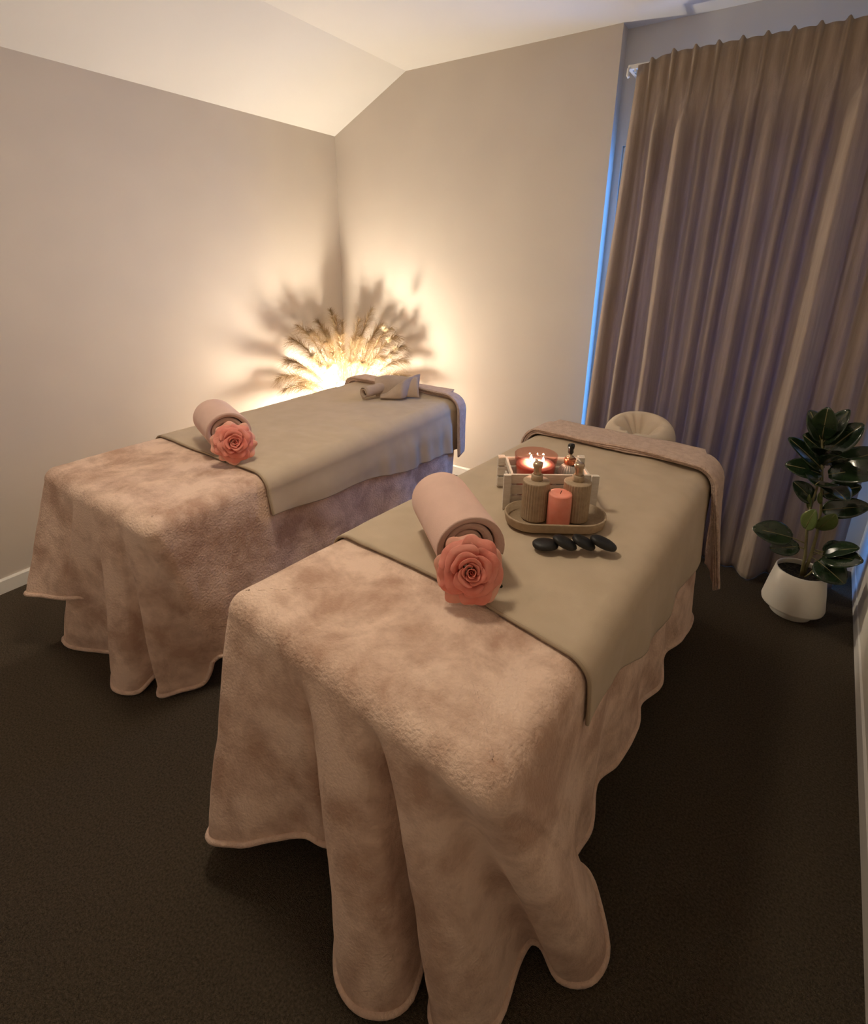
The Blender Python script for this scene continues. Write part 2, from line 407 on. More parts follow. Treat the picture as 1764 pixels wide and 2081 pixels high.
# ------------------------------------------------------------------ draped beds
class Bed:
    """a rectangle (rotated in plan) with a blanket draped over it; hem is a free curve in space"""
    def __init__(s, foot, head, hw, h, r, hem, side_l, side_r, side_h, taper=0.0):
        s.taper = taper
        s.f = Vector(foot); hd = Vector(head)
        s.L = (hd - s.f).length
        s.ey = (hd - s.f).normalized(); s.ex = Vector((s.ey.y, -s.ey.x))
        s.hw, s.h, s.r, s.rc = hw, h, r, 0.05
        s.P = 2 * s.L + 4 * hw
        L, w = s.L, 2 * hw
        ks = []
        for (v, out, z) in side_l: ks.append((L - v, -hw - out, v, z))
        for (sv, x, y, z) in hem:                       # world coordinates
            q = s.loc(x, y); ks.append((L + sv, q[0], q[1], z))
        for (v, out, z) in side_r: ks.append((L + w + v, hw + out, v, z))
        for (u, out, z) in side_h: ks.append((2 * L + w + u, hw - u, L + out, z))
        ks.sort(key=lambda q: q[0])
        a, b = ks[0], ks[-1]
        ks = [(b[0] - s.P, *b[1:])] + ks + [(a[0] + s.P, *a[1:])]
        s.hk = ks; s.hkk = [q[0] for q in ks]
        s.seed = foot[0] * 3.7
    def loc(s, x, y):
        d = Vector((x, y)) - s.f
        y_ = d.dot(s.ey)
        return d.dot(s.ex) / (1 - s.taper * y_ / s.L), y_
    def W(s, x, y, z):
        p = s.f + s.ex * (x * (1 - s.taper * y / s.L)) + s.ey * y
        return Vector((p.x, p.y, z))
    def edge(s, t):
        """perimeter station -> local point and outward normal (rounded rectangle)"""
        L, w, hw, rc = s.L, 2 * s.hw, s.hw, s.rc
        t %= s.P
        C = [(-hw, L), (-hw, 0), (hw, 0), (hw, L)]
        D = [(0, -1), (1, 0), (0, 1), (-1, 0)]
        N = [(-1, 0), (0, -1), (1, 0), (0, 1)]
        ln = [L, w, L, w]
        k = 0
        while t > ln[k]: t -= ln[k]; k = (k + 1) % 4
        def arc(c, n0, n1, q):
            a = q * math.pi / 2
            n = Vector(n0) * math.cos(a) + Vector(n1) * math.sin(a)
            return Vector(c) - (Vector(n0) + Vector(n1)) * rc + n * rc, n
        if t < rc: return arc(C[k], N[k - 1], N[k], 0.5 + 0.5 * t / rc)
        if t > ln[k] - rc: return arc(C[(k + 1) % 4], N[k], N[(k + 1) % 4], 0.5 * (t - ln[k] + rc) / rc)
        return Vector(C[k]) + Vector(D[k]) * t, Vector(N[k])
    def hem(s, t):
        x, y, z = catmull(s.hk, t % s.P, s.hkk)
        return Vector((x, y)), max(0.008, z)
    def bump(s, x, y):
        return 0.0035 * fbm(x, y, s.seed, 7) + 0.003 * noise.noise(Vector((x * 2.3, y * 2.3, s.seed)))
    def B(s, t, q, off=0.0):
        """q<=0: on top, |q| inside the inset ring; 0..pi r/2: rolling over; beyond: hanging (metres)"""
        e, n = s.edge(t)
        r = s.r
        if q <= 0:
            p = e - n * (r - q)
            return s.W(p.x, p.y, s.h + s.bump(p.x, p.y) + off)
        a = q / r
        if a < math.pi / 2:
            p = e - n * r + n * ((r + off) * math.sin(a))
            k = 1 - a / (math.pi / 2)
            return s.W(p.x, p.y, s.h - r + (r + off) * math.cos(a) + s.bump(p.x, p.y) * k)
        H, zh = s.hem(t)
        full = s.h - r - zh
        d = q - r * math.pi / 2
        u = d / full
        g = u ** 0.9 if u > 0 else 0
        p = e + (H - e) * g
        p = p + n * (off + 0.006 * fbm(t, d, s.seed, 5) * min(1, u * 3))
        return s.W(p.x, p.y, s.h - r - d)
    def blanket(s, name, label, ns=880):
        L, hw = s.L, s.hw
        ring_top = [i / 26 for i in range(26)]
        nroll, nside = 7, 54
        rows = len(ring_top) + nroll + nside
        v = []
        for i in range(ns):
            t = s.P * i / ns
            e, n = s.edge(t)
            ip = e - n * s.r
            med = Vector((0, min(L - hw, max(hw, e.y))))
            for k in ring_top:
                p = med.lerp(ip, k)
                v.append(s.W(p.x, p.y, s.h + s.bump(p.x, p.y)))
            for k in range(nroll):
                v.append(s.B(t, s.r * math.pi / 2 * k / nroll))
            H, zh = s.hem(t)
            full = s.h - s.r - zh
            for k in range(nside):
                v.append(s.B(t, s.r * math.pi / 2 + full * k / (nside - 1)))
        o = mesh(name, v, grid_faces(ns, rows, wrap=True), M_FLEECE)
        b = bmesh.new(); b.from_mesh(o.data)
        bmesh.ops.remove_doubles(b, verts=b.verts, dist=1e-5); b.to_mesh(o.data); b.free()
        hp = []
        for i in range(ns):
            t = s.P * i / ns
            H, zh = s.hem(t); p = s.B(t, s.r * math.pi / 2 + s.h - s.r - zh)
            hp.append(Vector((p.x, p.y, max(0.009, p.z))))
        base = s.W(0, s.L / 2, 0)
        rebase(o, base)
        hm = tube('hem', [q - base for q in hp], 0.0085, M_FLEECE_HEM, o, 8, closed=True)
        return tag(o, label, 'blanket')
    def strip(s, name, v0, v1, dl, dr, off, material, nv=90, thick=0.0, wr=0.0, flare=0.0, vskew=None, parent=None, hang_fn=None):
        """cloth across the bed, length stations v0(a)..v1; hangs dl left and dr(v) right"""
        r = s.r
        arc = r * math.pi / 2
        hw = s.hw
        na, nt = 44, 40
        cols = []
        for j in range(nv):
            k = j / (nv - 1)
            row = []
            def station(side, q, a01):
                a = v0(a01) if callable(v0) else v0
                b = v1(a01) if callable(v1) else v1
                return lerp(a, b, k)
            vm = lerp(v0(0.5) if callable(v0) else v0, v1(0.5) if callable(v1) else v1, k)
            DL = dl(vm) if callable(dl) else dl
            DR = dr(vm) if callable(dr) else dr
            # left hanging part, from hem upwards
            for i in range(na):
                q = lerp(arc + DL, 0, i / na)
                vv = station(-1, q, 0.0)
                p = s.B(s.L - vv, q, off + flare * max(0, q - arc))
                row.append(p)
            wid = 2 * (hw - r)
            for i in range(nt):
                a01 = i / (nt - 1)
                x = -hw + r + wid * a01
                vv = station(0, 0, a01)
                z = s.h + s.bump(x, vv) + off
                if wr:
                    z += wr * max(-0.6, fbm(x * 0.6 + vv, vv * 1.7 - x * 0.8, s.seed + 5, 4))
                row.append(s.W(x, vv, z))
            for i in range(1, na + 1):
                q = lerp(0, arc + DR, i / na)
                vv = station(1, q, 1.0)
                o_ = off + flare * max(0, q - arc)
                if hang_fn: o_ += hang_fn(vv, max(0, q - arc))
                p = s.B(s.L + 2 * hw + vv, q, o_)
                row.append(p)
            cols += row
        nr = 2 * na + nt
        o = mesh(name, cols, grid_faces(nv, nr), material, parent)
        if thick:
            md = o.modifiers.new('thickness', 'SOLIDIFY'); md.thickness = thick; md.offset = -1 if thick > 0 else 1
        return o, cols, nr, nv

# ---- front bed
HB = 0.755
front = Bed((2.250, -2.500), (2.402, -0.780), 0.410, HB, 0.055, taper=0.09,
    hem=[(0.00, 1.862, -2.600, 0.095), (0.08, 1.97, -2.595, 0.13), (0.16, 2.06, -2.545, 0.17), (0.22, 2.13, -2.505, 0.19), (0.27, 2.195, -2.490, 0.19),
         (0.300, 2.232, -2.44, 0.16), (0.320, 2.255, -2.49, 0.11), (0.345, 2.285, -2.560, 0.05), (0.385, 2.335, -2.612, 0.02), (0.43, 2.415, -2.612, 0.012), (0.47, 2.478, -2.55, 0.015),
         (0.495, 2.468, -2.45, 0.05), (0.510, 2.474, -2.34, 0.08), (0.520, 2.483, -2.31, 0.09), (0.530, 2.492, -2.34, 0.08), (0.545, 2.502, -2.45, 0.04),
         (0.570, 2.530, -2.540, 0.012), (0.61, 2.595, -2.548, 0.010), (0.645, 2.652, -2.47, 0.012),
         (0.67, 2.652, -2.37, 0.04), (0.685, 2.658, -2.33, 0.05), (0.698, 2.668, -2.315, 0.05), (0.715, 2.690, -2.31, 0.04), (0.740, 2.738, -2.328, 0.012), (0.77, 2.80, -2.290, 0.012), (0.795, 2.814, -2.225, 0.03),
         (0.83, 2.755, -2.17, 0.12)],
    side_l=[(1.6, 0.05, 0.12), (1.4, 0.07, 0.10), (1.15, 0.04, 0.11), (0.9, 0.075, 0.09), (0.6, 0.04, 0.10), (0.3, 0.06, 0.06), (0.12, 0.04, 0.06)],
    side_r=[(0.37, 0.015, 0.17), (0.48, 0.02, 0.14), (0.58, -0.005, 0.18), (0.66, 0.025, 0.19), (0.78, 0.035, 0.22), (0.90, 0.012, 0.20), (1.05, 0.045, 0.18), (1.18, 0.02, 0.2), (1.32, 0.05, 0.19), (1.55, 0.04, 0.15)],
    side_h=[(0.1, 0.01, 0.12), (0.4, 0.015, 0.10), (0.7, 0.01, 0.12)])
left = Bed((0.962, -2.378), (1.005, -0.535), 0.405, HB, 0.055,
    hem=[(-0.03, 0.540, -2.494, 0.25), (0.07, 0.625, -2.475, 0.25), (0.15, 0.72, -2.445, 0.26), (0.215, 0.80, -2.40, 0.27), (0.240, 0.81, -2.37, 0.25), (0.260, 0.79, -2.345, 0.15),
         (0.28, 0.72, -2.355, 0.05), (0.30, 0.61, -2.40, 0.014), (0.317, 0.605, -2.445, 0.010), (0.335, 0.68, -2.450, 0.010), (0.365, 0.80, -2.40, 0.010), (0.40, 0.88, -2.375, 0.02), (0.44, 0.955, -2.385, 0.06),
         (0.475, 1.00, -2.435, 0.02), (0.52, 1.07, -2.460, 0.012), (0.57, 1.15, -2.42, 0.014), (0.605, 1.165, -2.355, 0.05), (0.63, 1.185, -2.345, 0.04),
         (0.66, 1.225, -2.385, 0.010), (0.70, 1.28, -2.335, 0.02), (0.74, 1.33, -2.27, 0.03), (0.79, 1.36, -2.24, 0.12)],
    side_l=[(1.7, 0.03, 0.2), (1.5, 0.05, 0.18), (1.25, 0.03, 0.2), (1.0, 0.05, 0.18), (0.7, 0.03, 0.2), (0.4, 0.05, 0.19), (0.18, 0.05, 0.20)],
    side_r=[(0.22, 0.035, 0.14), (0.4, 0.045, 0.12), (0.55, 0.02, 0.15), (0.75, 0.05, 0.12), (1.0, 0.02, 0.14), (1.25, 0.05, 0.11), (1.45, 0.02, 0.13), (1.65, 0.045, 0.12)],
    side_h=[(0.1, 0.01, 0.12), (0.4, 0.015, 0.10), (0.7, 0.01, 0.12)])
front.blanket('fleece_blanket', 'pink fleece blanket falling to the carpet from the nearest bed')
left.blanket('fleece_blanket', 'pink fleece blanket over the far bed beside the left wall')

def table(bed, inset, label):
    c = bed.W(0, bed.L / 2, 0)
    t = thing('massage_table', label, 'massage table', c, math.atan2(-bed.ey.x, bed.ey.y))
    a, l = bed.hw - 0.015 - inset, bed.L / 2 - 0.06
    v, f = boxv(-a, a, -l, l, 0.66, 0.73)
    o = mesh('cushion', v, f, M_PVC, t, smooth=False); bevel(o, 0.025, 4)
    a -= 0.03; l -= 0.03
    for (x0, x1, y0, y1) in ((-a, a, -l, -l + 0.03), (-a, a, l - 0.03, l), (-a, -a + 0.03, -l + 0.03, l - 0.03), (a - 0.03, a, -l + 0.03, l - 0.03)):
        box('frame_rail', x0, x1, y0, y1, 0.595, 0.659, M_WOOD, t, 0.003)
    for sx in (-1, 1):
        for sy in (-1, 1):
            x, y = sx * (a - 0.06), sy * (l - 0.30)
            box('leg', x - 0.02, x + 0.02, y - 0.02, y + 0.02, 0.0, 0.615, M_WOOD, t, 0.003)
    return t
table(front, 0.055, 'padded massage table under the nearest pink blanket')
table(left, 0.02, 'padded massage table under the far pink blanket by the left wall')

def hem_tube(cols, nr, j, rad, material, parent, base, i0=0, i1=None):
    pts = [Vector(cols[j * nr + i]) - base for i in range(i0, i1 or nr)]
    return tube('hem', pts, rad, material, parent, 6)

# sheets
o, c, nr, nv = front.strip('bed_sheet', lambda a: 0.375 + 0.012 * math.sin(a * 3) - 0.03 * a * a, 1.70, lambda v: 0.20, lambda v: 0.10 + 0.16 * smoothstep(0.33, 1.2, v) + 0.02 * math.sin(v * 9),
                           0.009, M_SHEET, nv=110, wr=0.0055, thick=0.004)
base = front.W(0, 1.1, HB); rebase(o, base)
hem_tube(c, nr, 0, 0.0045, M_SHEET_HEM, o, base)
tag(o, 'plain taupe sheet across the nearest bed under the candle tray', 'bed sheet')
def lhang(v, d):
    return (0.008 * math.sin(v * 34 + 1.0) + 0.006 * math.sin(v * 57)) * smoothstep(0.0, 0.15, d) * smoothstep(0.8, 1.5, v) + 0.010 * smoothstep(0, 0.1, d)
o, c, nr, nv = left.strip('bed_sheet', lambda a: 0.47 - 0.02 * a, 1.82, 0.16, lambda v: 0.10 + 0.125 * smoothstep(0.42, 1.8, v) + 0.008 * math.sin(v * 11),
                          0.009, M_SHEET, nv=130, wr=0.0055, thick=0.004, hang_fn=lhang)
base = left.W(0, 1.2, HB); rebase(o, base)
hem_tube(c, nr, 0, 0.0045, M_SHEET_HEM, o, base)
tag(o, 'plain taupe sheet across the far bed under the folded cloth', 'bed sheet')

# folded throws over the head ends
def throw(bed, label, w, drop, lift=0.0, flare=0.16):
    L = bed.L
    root = thing('folded_throw', label, 'throw', bed.W(0, L - 0.1, HB))
    base = bed.W(0, L - 0.1, HB)
    for k, (off, e) in enumerate(((0.027, 0.012), (0.036, 0.006), (0.045, 0.0))):
        o, c, nr, nv = bed.strip('throw_layer', lambda a, e=e: L - w + e + 0.02 * math.sin(a * 2.6) + 0.006 * math.sin(a * 9 + k), L + 0.01 - e, 0.14, drop - 0.012 * k, off + lift, M_THROW, nv=26,
                        thick=0.006, flare=flare)
        o.data.transform(Matrix.Translation(-base)); o.parent = root
        pts = [Vector(c[i]) - base for i in range(nr)]
        tube('edge', pts, 0.0045, M_THROW, o, 6)
    return root
throw(front, 'pink terry throw folded over the head of the nearest bed by the face cradle', 0.19, 0.41, flare=0.13)
throw(left, 'pink terry throw folded over the head of the far bed near the pampas', 0.10, 0.27, flare=0.05)

# ------------------------------------------------------------------ rolled towels
def towel_roll(label, fx, fy, bx, by, z, R, turns=3.2):
    f_, b_ = Vector((fx, fy, z)), Vector((bx, by, z))
    L = (f_ - b_).length
    ax = (f_ - b_).normalized()
    side = Vector((ax.y, -ax.x, 0)); upv = Vector((0, 0, 1))
    root = thing('rolled_towel', label, 'towel', (f_ + b_) / 2)
    # spiral ribbon with thickness, extruded along the axis with soft ends
    th = R * 0.82 / turns
    n = int(turns * 40)
    ends = [(-0.5 * L, 0.85), (-0.5 * L + 0.012, 0.97), (-0.5 * L + 0.04, 1.0)] + [(-0.5 * L + 0.04 + (L - 0.07) * k / 8, 1.0) for k in range(1, 9)] + [(0.5 * L - 0.008, 0.985), (0.5 * L, 0.95)]
    prof = []
    for i in range(n + 1):
        a = 2 * math.pi * i / 40
        prof.append((a, R * 0.16 + th * i / 40))
    outer = [(a, r_) for a, r_ in prof]
    inner = [(a, max(0.004, r_ - th * 0.86)) for a, r_ in reversed(prof)]
    ring = outer + inner
    v = []
    m_ = len(ring)
    for (s_, k) in ends:
        for idx, (a, r_) in enumerate(ring):
            mid = r_
            lip = 0.0
            t_ = (r_ / R)
            # each wrap ends a little further in than the one outside it
            sl = s_ - (0.05 * (1 - t_) if s_ > 0.4 * L else 0) 
            w_ = 1 + 0.012 * noise.noise(Vector((a * 0.7, s_ * 6, R * 90)))
            rr = (r_ if k == 1.0 else r_ - (1 - k) * th * (1 if idx <= n else -1)) * w_
            z_ = rr * math.sin(a + 2.2) * 0.98
            z_ = max(z_, -R * 0.93)
            x_ = rr * math.cos(a + 2.2) * 1.02
            v.append(side * x_ + upv * z_ + ax * sl)
    f = []
    for i in range(len(ends) - 1):
        for k in range(m_):
            a = i * m_ + k; b = i * m_ + (k + 1) % m_
            f.append((a, b, b + m_, a + m_))
    # end caps along the ribbon
    for e in (0, len(ends) - 1):
        o_ = e * m_
        for k in range(n):
            q = (o_ + k, o_ + k + 1, o_ + m_ - 2 - k, o_ + m_ - 1 - k)
            f.append(q if e else tuple(reversed(q)))
    fixn(mesh('towel_wrap', v, f, M_TOWEL, root))
    return root

ZS = HB + 0.0195       # top of the sheet
towel_roll('mauve towel rolled up on the nearest bed behind a coral rose', 2.345, -2.095, 2.120, -1.895, ZS + 0.090, 0.096)
towel_roll('mauve towel rolled up on the far bed behind a coral rose', 1.105, -1.885, 0.855, -1.785, ZS + 0.090, 0.096)

# ------------------------------------------------------------------ roses
def petal_vf(R0, R1, H, width, curl, ruffle, seed, lean, nu=13, nv=10):
    """petal standing at angle 0: a broad cup from base radius R0 to rim radius R1, height H, angular half width"""
    v = []
    for i in range(nu):
        u = -1 + 2 * i / (nu - 1)
        for j in range(nv):
            t = j / (nv - 1)
            a = u * width * (0.35 + 0.65 * t ** 0.6)
            tt = t * (1 - 0.30 * abs(u) ** 2.8)
            r = R0 + (R1 - R0) * (tt ** 0.75) + lean * u
            z = H * math.sin(tt * math.pi / 2)
            c = smoothstep(0.55, 1.0, tt)
            r += curl * c
            z -= curl * 0.9 * c * c
            rf_ = ruffle * t ** 3 * (0.5 * math.sin(u * 7 + seed * 2.1) + 1.1 * noise.noise(Vector((u * 3.2, t * 1.5, seed * 3.3))))
            r += rf_; z += rf_ * 0.7
            v.append(Vector((r * math.cos(a), r * math.sin(a), z)))
    return v, grid_faces(nu, nv)

def rose(label, pos, axis, R, spin, seed):
    root = thing('rose', label, 'flower', pos)
    q = Vector(axis).normalized().to_track_quat('Z', 'Y')
    root.rotation_mode = 'QUATERNION'
    root.rotation_quaternion = q @ Quaternion((0, 0, 1), spin)
    rnd = random.Random(seed)
    layers = [  # count, R0, R1, H, half-width, curl, ruffle, lean, material
        (2, 0.02, 0.05, 0.60, 2.2, 0.00, 0.01, 0.02, M_ROSE_CORE),
        (3, 0.05, 0.12, 0.63, 1.5, 0.01, 0.015, 0.025, M_ROSE),
        (3, 0.09, 0.21, 0.64, 1.35, 0.03, 0.02, 0.03, M_ROSE),
        (3, 0.13, 0.32, 0.63, 1.25, 0.06, 0.03, 0.035, M_ROSE),
        (3, 0.17, 0.45, 0.58, 1.15, 0.10, 0.045, 0.04, M_ROSE),
        (4, 0.20, 0.60, 0.48, 0.98, 0.14, 0.06, 0.04, M_ROSE),
        (5, 0.22, 0.74, 0.34, 0.85, 0.17, 0.085, 0.03, M_ROSE),
        (5, 0.22, 0.84, 0.18, 0.78, 0.15, 0.10, 0.03, M_ROSE_PALE)]
    g = 0.0
    for (n, R0, R1, H, w, curl, ruf, lean, mt) in layers:
        g += 0.8
        for k in range(n):
            a = g + 2 * math.pi * k / n + rnd.uniform(-0.15, 0.15)
            s_ = rnd.uniform(0.94, 1.06)
            v, f = petal_vf(R0, R1 * s_, H * rnd.uniform(0.94, 1.05), w * rnd.uniform(0.92, 1.08), curl, ruf, rnd.uniform(0, 20), lean)
            M_ = Matrix.Rotation(a, 4, 'Z') @ Matrix.Scale(R, 4)
            o = mesh('petal', [M_ @ p for p in v], f, mt, root)
            md = o.modifiers.new('thickness', 'SOLIDIFY'); md.thickness = 0.0012
            sb = o.modifiers.new('smooth', 'SUBSURF'); sb.levels = 1; sb.render_levels = 1
    # sepals / leaves behind
    for k, (a, l) in enumerate(((2.5, 0.92), (5.4, 0.95))):
        v = []
        nu, nv = 5, 8
        for i in range(nu):
            u = -1 + 2 * i / (nu - 1)
            for j in range(nv):
                t = j / (nv - 1)
                w = 0.20 * math.sin(math.pi * min(1, t * 0.95 + 0.03)) ** 0.8
                v.append(Matrix.Rotation(a, 4, 'Z') @ (Vector((0.15 + t * l * 0.9, u * w, -0.06 + 0.06 * abs(u) - 0.05 * t)) * R))
        lf = mesh('leaf', v, grid_faces(nu, nv), M_ROSELEAF, root)
        md = lf.modifiers.new('thickness', 'SOLIDIFY'); md.thickness = 0.001
    tube('stem', [Vector((0, 0, 0.05 * R)), Vector((0, 0, -0.4 * R)), Vector((0.02 * R, 0.1 * R, -1.2 * R))], 0.003, M_STEM, root, 8)
    return root

def toward(p, k=1.0, lift=0.0):
    d = (CAM - Vector(p)).normalized()
    return Vector((d.x, d.y, d.z * k + lift))
rose('coral rose in front of the nearest rolled towel', (2.372, -2.140, ZS + 0.068), (0.50, -0.76, 0.42), 0.088, 0.4, 3)
rose('coral rose at the end of the far rolled towel', (1.178, -1.915, ZS + 0.077), (0.82, -0.46, 0.30), 0.086, 1.7, 8)

# ------------------------------------------------------------------ tray group on the nearest bed
ANG = math.radians(31)
TX, TY = 2.413, -1.680
def pill(cx, cy, hl, r, z, n=16):
    pts = []
    for k in range(n + 1):
        a = -math.pi / 2 + math.pi * k / n
        pts.append((cx + hl + r * math.cos(a), cy + r * math.sin(a), z))
    for k in range(n + 1):
        a = math.pi / 2 + math.pi * k / n
        pts.append((cx - hl + r * math.cos(a), cy + r * math.sin(a), z))
    return pts
tr = thing('oval_tray', 'taupe oval tray holding two dispensers and a pink candle', 'tray', (TX, TY, ZS), ANG)
prof = [(0.0, 0.0), (0.072, 0.0), (0.078, 0.004), (0.083, 0.030), (0.0825, 0.033), (0.077, 0.033), (0.0745, 0.008), (0.0, 0.007)]
v, f = [], []
for (r, z) in prof:
    v += pill(0, 0, 0.072, max(r, 0.0005), z)
n_ = len(pill(0, 0, 1, 1, 0))
for i in range(len(prof) - 1):
    for k in range(n_):
        a, b = i * n_ + k, i * n_ + (k + 1) % n_
        f.append((a, b, b + n_, a + n_))
mesh('tray_body', v, f, M_CERAM, tr)
ZT = ZS + 0.009
def local(cx, cy, a, x, y):
    return (cx + x * math.cos(a) - y * math.sin(a), cy + x * math.sin(a) + y * math.cos(a))

def dispenser(label, x, y):
    t = thing('soap_dispenser', label, 'dispenser', (x, y, ZT), ANG, None)
    n = 180
    rib = lambda a, r, z: r - (0.0024 * (0.5 + 0.5 * math.cos(a * 30)) if 0.004 < z < 0.123 and r > 0.03 else 0)
    lathe('bottle', [(0.036, 0), (0.0405, 0.003), (0.041, 0.006), (0.041, 0.06), (0.041, 0.120), (0.0405, 0.1245), (0.038, 0.126), (0.014, 0.128)], M_CERAM, t, n, fn=rib)
    lathe('collar', [(0.0165, 0.1275), (0.0175, 0.129), (0.0175, 0.144), (0.016, 0.146), (0.008, 0.147)], M_CERAM, t, 32)
    hd = lathe('pump_head', [(0.0125, 0.147), (0.0115, 0.150), (0.0115, 0.166), (0.0145, 0.170), (0.0150, 0.180), (0.0135, 0.184), (0.006, 0.1855)], M_PUMPMETAL, t, 28)
    tube('spout', [(0, 0.0, 0.176), (0, 0.02, 0.178), (0, 0.034, 0.177), (0, 0.042, 0.170)], lambda k: 0.006 - 0.002 * k, M_PUMPMETAL, hd, 10)
    return t
x, y = local(TX, TY, ANG, -0.062, 0.010); dispenser('ribbed taupe soap dispenser left of the pink pillar candle', x, y)
x, y = local(TX, TY, ANG, 0.062, 0.010); dispenser('ribbed taupe soap dispenser right of the pink pillar candle', x, y)
x, y = local(TX, TY, ANG, 0.004, -0.030)
t = thing('pillar_candle', 'unlit pink pillar candle between the ribbed dispensers', 'candle', (x, y, ZT), 0)
lathe('wax', [(0.033, 0), (0.0345, 0.002), (0.0345, 0.100), (0.033, 0.1035), (0.026, 0.1035), (0.010, 0.1015), (0.003, 0.1012)], M_PINKWAX, t, 40)
tube('wick', [(0, 0, 0.101), (0.001, 0, 0.107), (0.003, 0.001, 0.112)], 0.001, M_WICK, t, 6)

# wooden crate
CA = math.radians(33)
CX, CY = 2.318, -1.532
cr = thing('wooden_crate', 'small whitewashed wooden crate holding the lit candle jar', 'crate', (CX, CY, ZS), CA)
hw_, hd_, hh = 0.152, 0.092, 0.118
for sx in (-1, 1):
    for sy in (-1, 1):
        box('corner_post', sx * hw_ - (0.012 if sx > 0 else -0.012) - 0.012, sx * hw_ - (0.012 if sx > 0 else -0.012) + 0.012,
            sy * hd_ - 0.006 * sy - 0.006, sy * hd_ - 0.006 * sy + 0.006, 0, hh, M_CRATE, cr, 0.0012)
for sy in (-1, 1):
    for (z0, z1) in ((0.006, 0.040), (0.046, 0.078), (0.084, 0.116)):
        yy = sy * (hd_ - 0.016)
        box('slat', -hw_ + 0.001, hw_ - 0.001, yy - 0.0038, yy + 0.0038, z0, z1, M_CRATE, cr, 0.001)
for sx in (-1, 1):
    for (z0, z1) in ((0.006, 0.040), (0.046, 0.066), (0.096, 0.116)):
        xx = sx * (hw_ - 0.029)
        box('slat', xx - 0.004, xx + 0.004, -hd_ + 0.022, hd_ - 0.022, z0, z1, M_CRATE, cr, 0.001)
for k in range(4):
    y0 = -hd_ + 0.022 + k * 0.0356
    box('base_board', -hw_ + 0.035, hw_ - 0.035, y0, y0 + 0.029, 0.001, 0.005, M_CRATE, cr)

# candle jar
x, y = local(CX, CY, CA, -0.036, 0.0)
t = thing('candle_jar', 'lit pink candle burning in a wide glass jar', 'candle', (x, y, ZS + 0.006))
JH = 0.150
jr = lambda z: 0.056 + 0.0150 * (z / JH)
zs = [0.0, 0.03, 0.06, 0.09, 0.12, JH]
prof = [(0.052, 0.0)] + [(jr(z), z + (0.003 if z == 0 else 0)) for z in zs] + [(jr(JH) - 0.0014, JH + 0.001)] + [(jr(z) - 0.003, z) for z in reversed(zs[1:])] + [(0.051, 0.006)]
lathe('glass_jar', prof, M_JARGLASS, t, 56)
lathe('wax', [(0.050, 0.0065)] + [(jr(z) - 0.0036, z) for z in (0.03, 0.06, 0.09, 0.114)] + [(jr(0.118) - 0.006, 0.118), (0.03, 0.1165), (0.01, 0.116)], M_JARWAX, t, 56)
for (wx, wy) in ((-0.020, 0.008), (0.022, 0.010), (0.002, -0.020)):
    w = tube('wick', [(wx, wy, 0.1155), (wx, wy, 0.122), (wx + 0.001, wy, 0.127)], 0.0011, M_WICK, t, 6)
    fl = lathe('flame', [(0.0006, 0.124), (0.0028, 0.126), (0.0034, 0.129), (0.0028, 0.133), (0.0015, 0.137), (0.0004, 0.141)], M_FLAME, w, 14)
    fl.location = (wx, wy, 0)

# perfume / oil bottle in the crate
x, y = local(CX, CY, CA, 0.078, 0.0)
t = thing('oil_bottle', 'ribbed glass oil bottle with black pump top in the crate', 'bottle', (x, y, ZS + 0.006))
rib = lambda a, r, z: r * (1 + 0.045 * math.cos(a * 22)) if r > 0.016 else r
lathe('bottle', [(0.031, 0), (0.035, 0.004), (0.036, 0.05), (0.0355, 0.085), (0.031, 0.102), (0.022, 0.112), (0.0155, 0.115)], M_CLEARGLASS, t, 132, fn=rib)
lathe('collar', [(0.0155, 0.1155), (0.0185, 0.117), (0.0190, 0.120), (0.0190, 0.134), (0.0185, 0.137), (0.012, 0.138)], M_COPPER, t, 32)
pt = lathe('pump_stem', [(0.0125, 0.138), (0.0125, 0.143), (0.0055, 0.145), (0.0055, 0.153)], M_PUMPMETAL, t, 20)
lathe('pump_head', [(0.0070, 0.1532), (0.0095, 0.158), (0.0085, 0.168), (0.0105, 0.172), (0.0115, 0.180), (0.0105, 0.186), (0.004, 0.188)], M_BLACK, t, 24)

# hot stones
def stone(label, x, y, z, a, b, c, rz, tx, ty, seed):
    n1, n2 = 20, 12
    v, f = [], []
    for j in range(n2 + 1):
        ph = -math.pi / 2 + math.pi * j / n2
        for i in range(n1):
            th = 2 * math.pi * i / n1
            d = Vector((math.cos(ph) * math.cos(th), math.cos(ph) * math.sin(th), math.sin(ph)))
            k = 1 + 0.06 * noise.noise(d * 1.4 + Vector((seed, 0, 0)))
            sx = abs(d.x) ** 0.9 * (1 if d.x >= 0 else -1)
            sz = abs(d.z) ** 0.85 * (1 if d.z >= 0 else -1)
            v.append(Vector((sx * a * k, d.y * b * k, sz * c)))
    f = [(j * n1 + i, j * n1 + (i + 1) % n1, (j + 1) * n1 + (i + 1) % n1, (j + 1) * n1 + i) for j in range(n2) for i in range(n1)]
    o = mesh('massage_stone', v, f, M_STONE)
    o.location = (x, y, z); o.rotation_euler = (tx, ty, rz)
    return tag(o, label, 'stone', 'black massage stones')
SX, SY = 2.520, -1.805
def srow(k, dz, ty, tx, label, a=0.031, b=0.024, c=0.0125, sd=0):
    x, y = local(SX, SY, ANG, k, 0.0 + 0.004 * (sd % 2))
    stone(label, x, y, ZS + dz, a, b, c, ANG, tx, ty, sd)
srow(-0.082, 0.0140, 0.0, 0.0, 'black massage stone lying flat at the left end of the row', a=0.037, b=0.028, sd=1)
srow(-0.029, 0.0240, 0.42, 0.05, 'black massage stone leaning on the flat stone, second from left', a=0.036, b=0.027, sd=2)
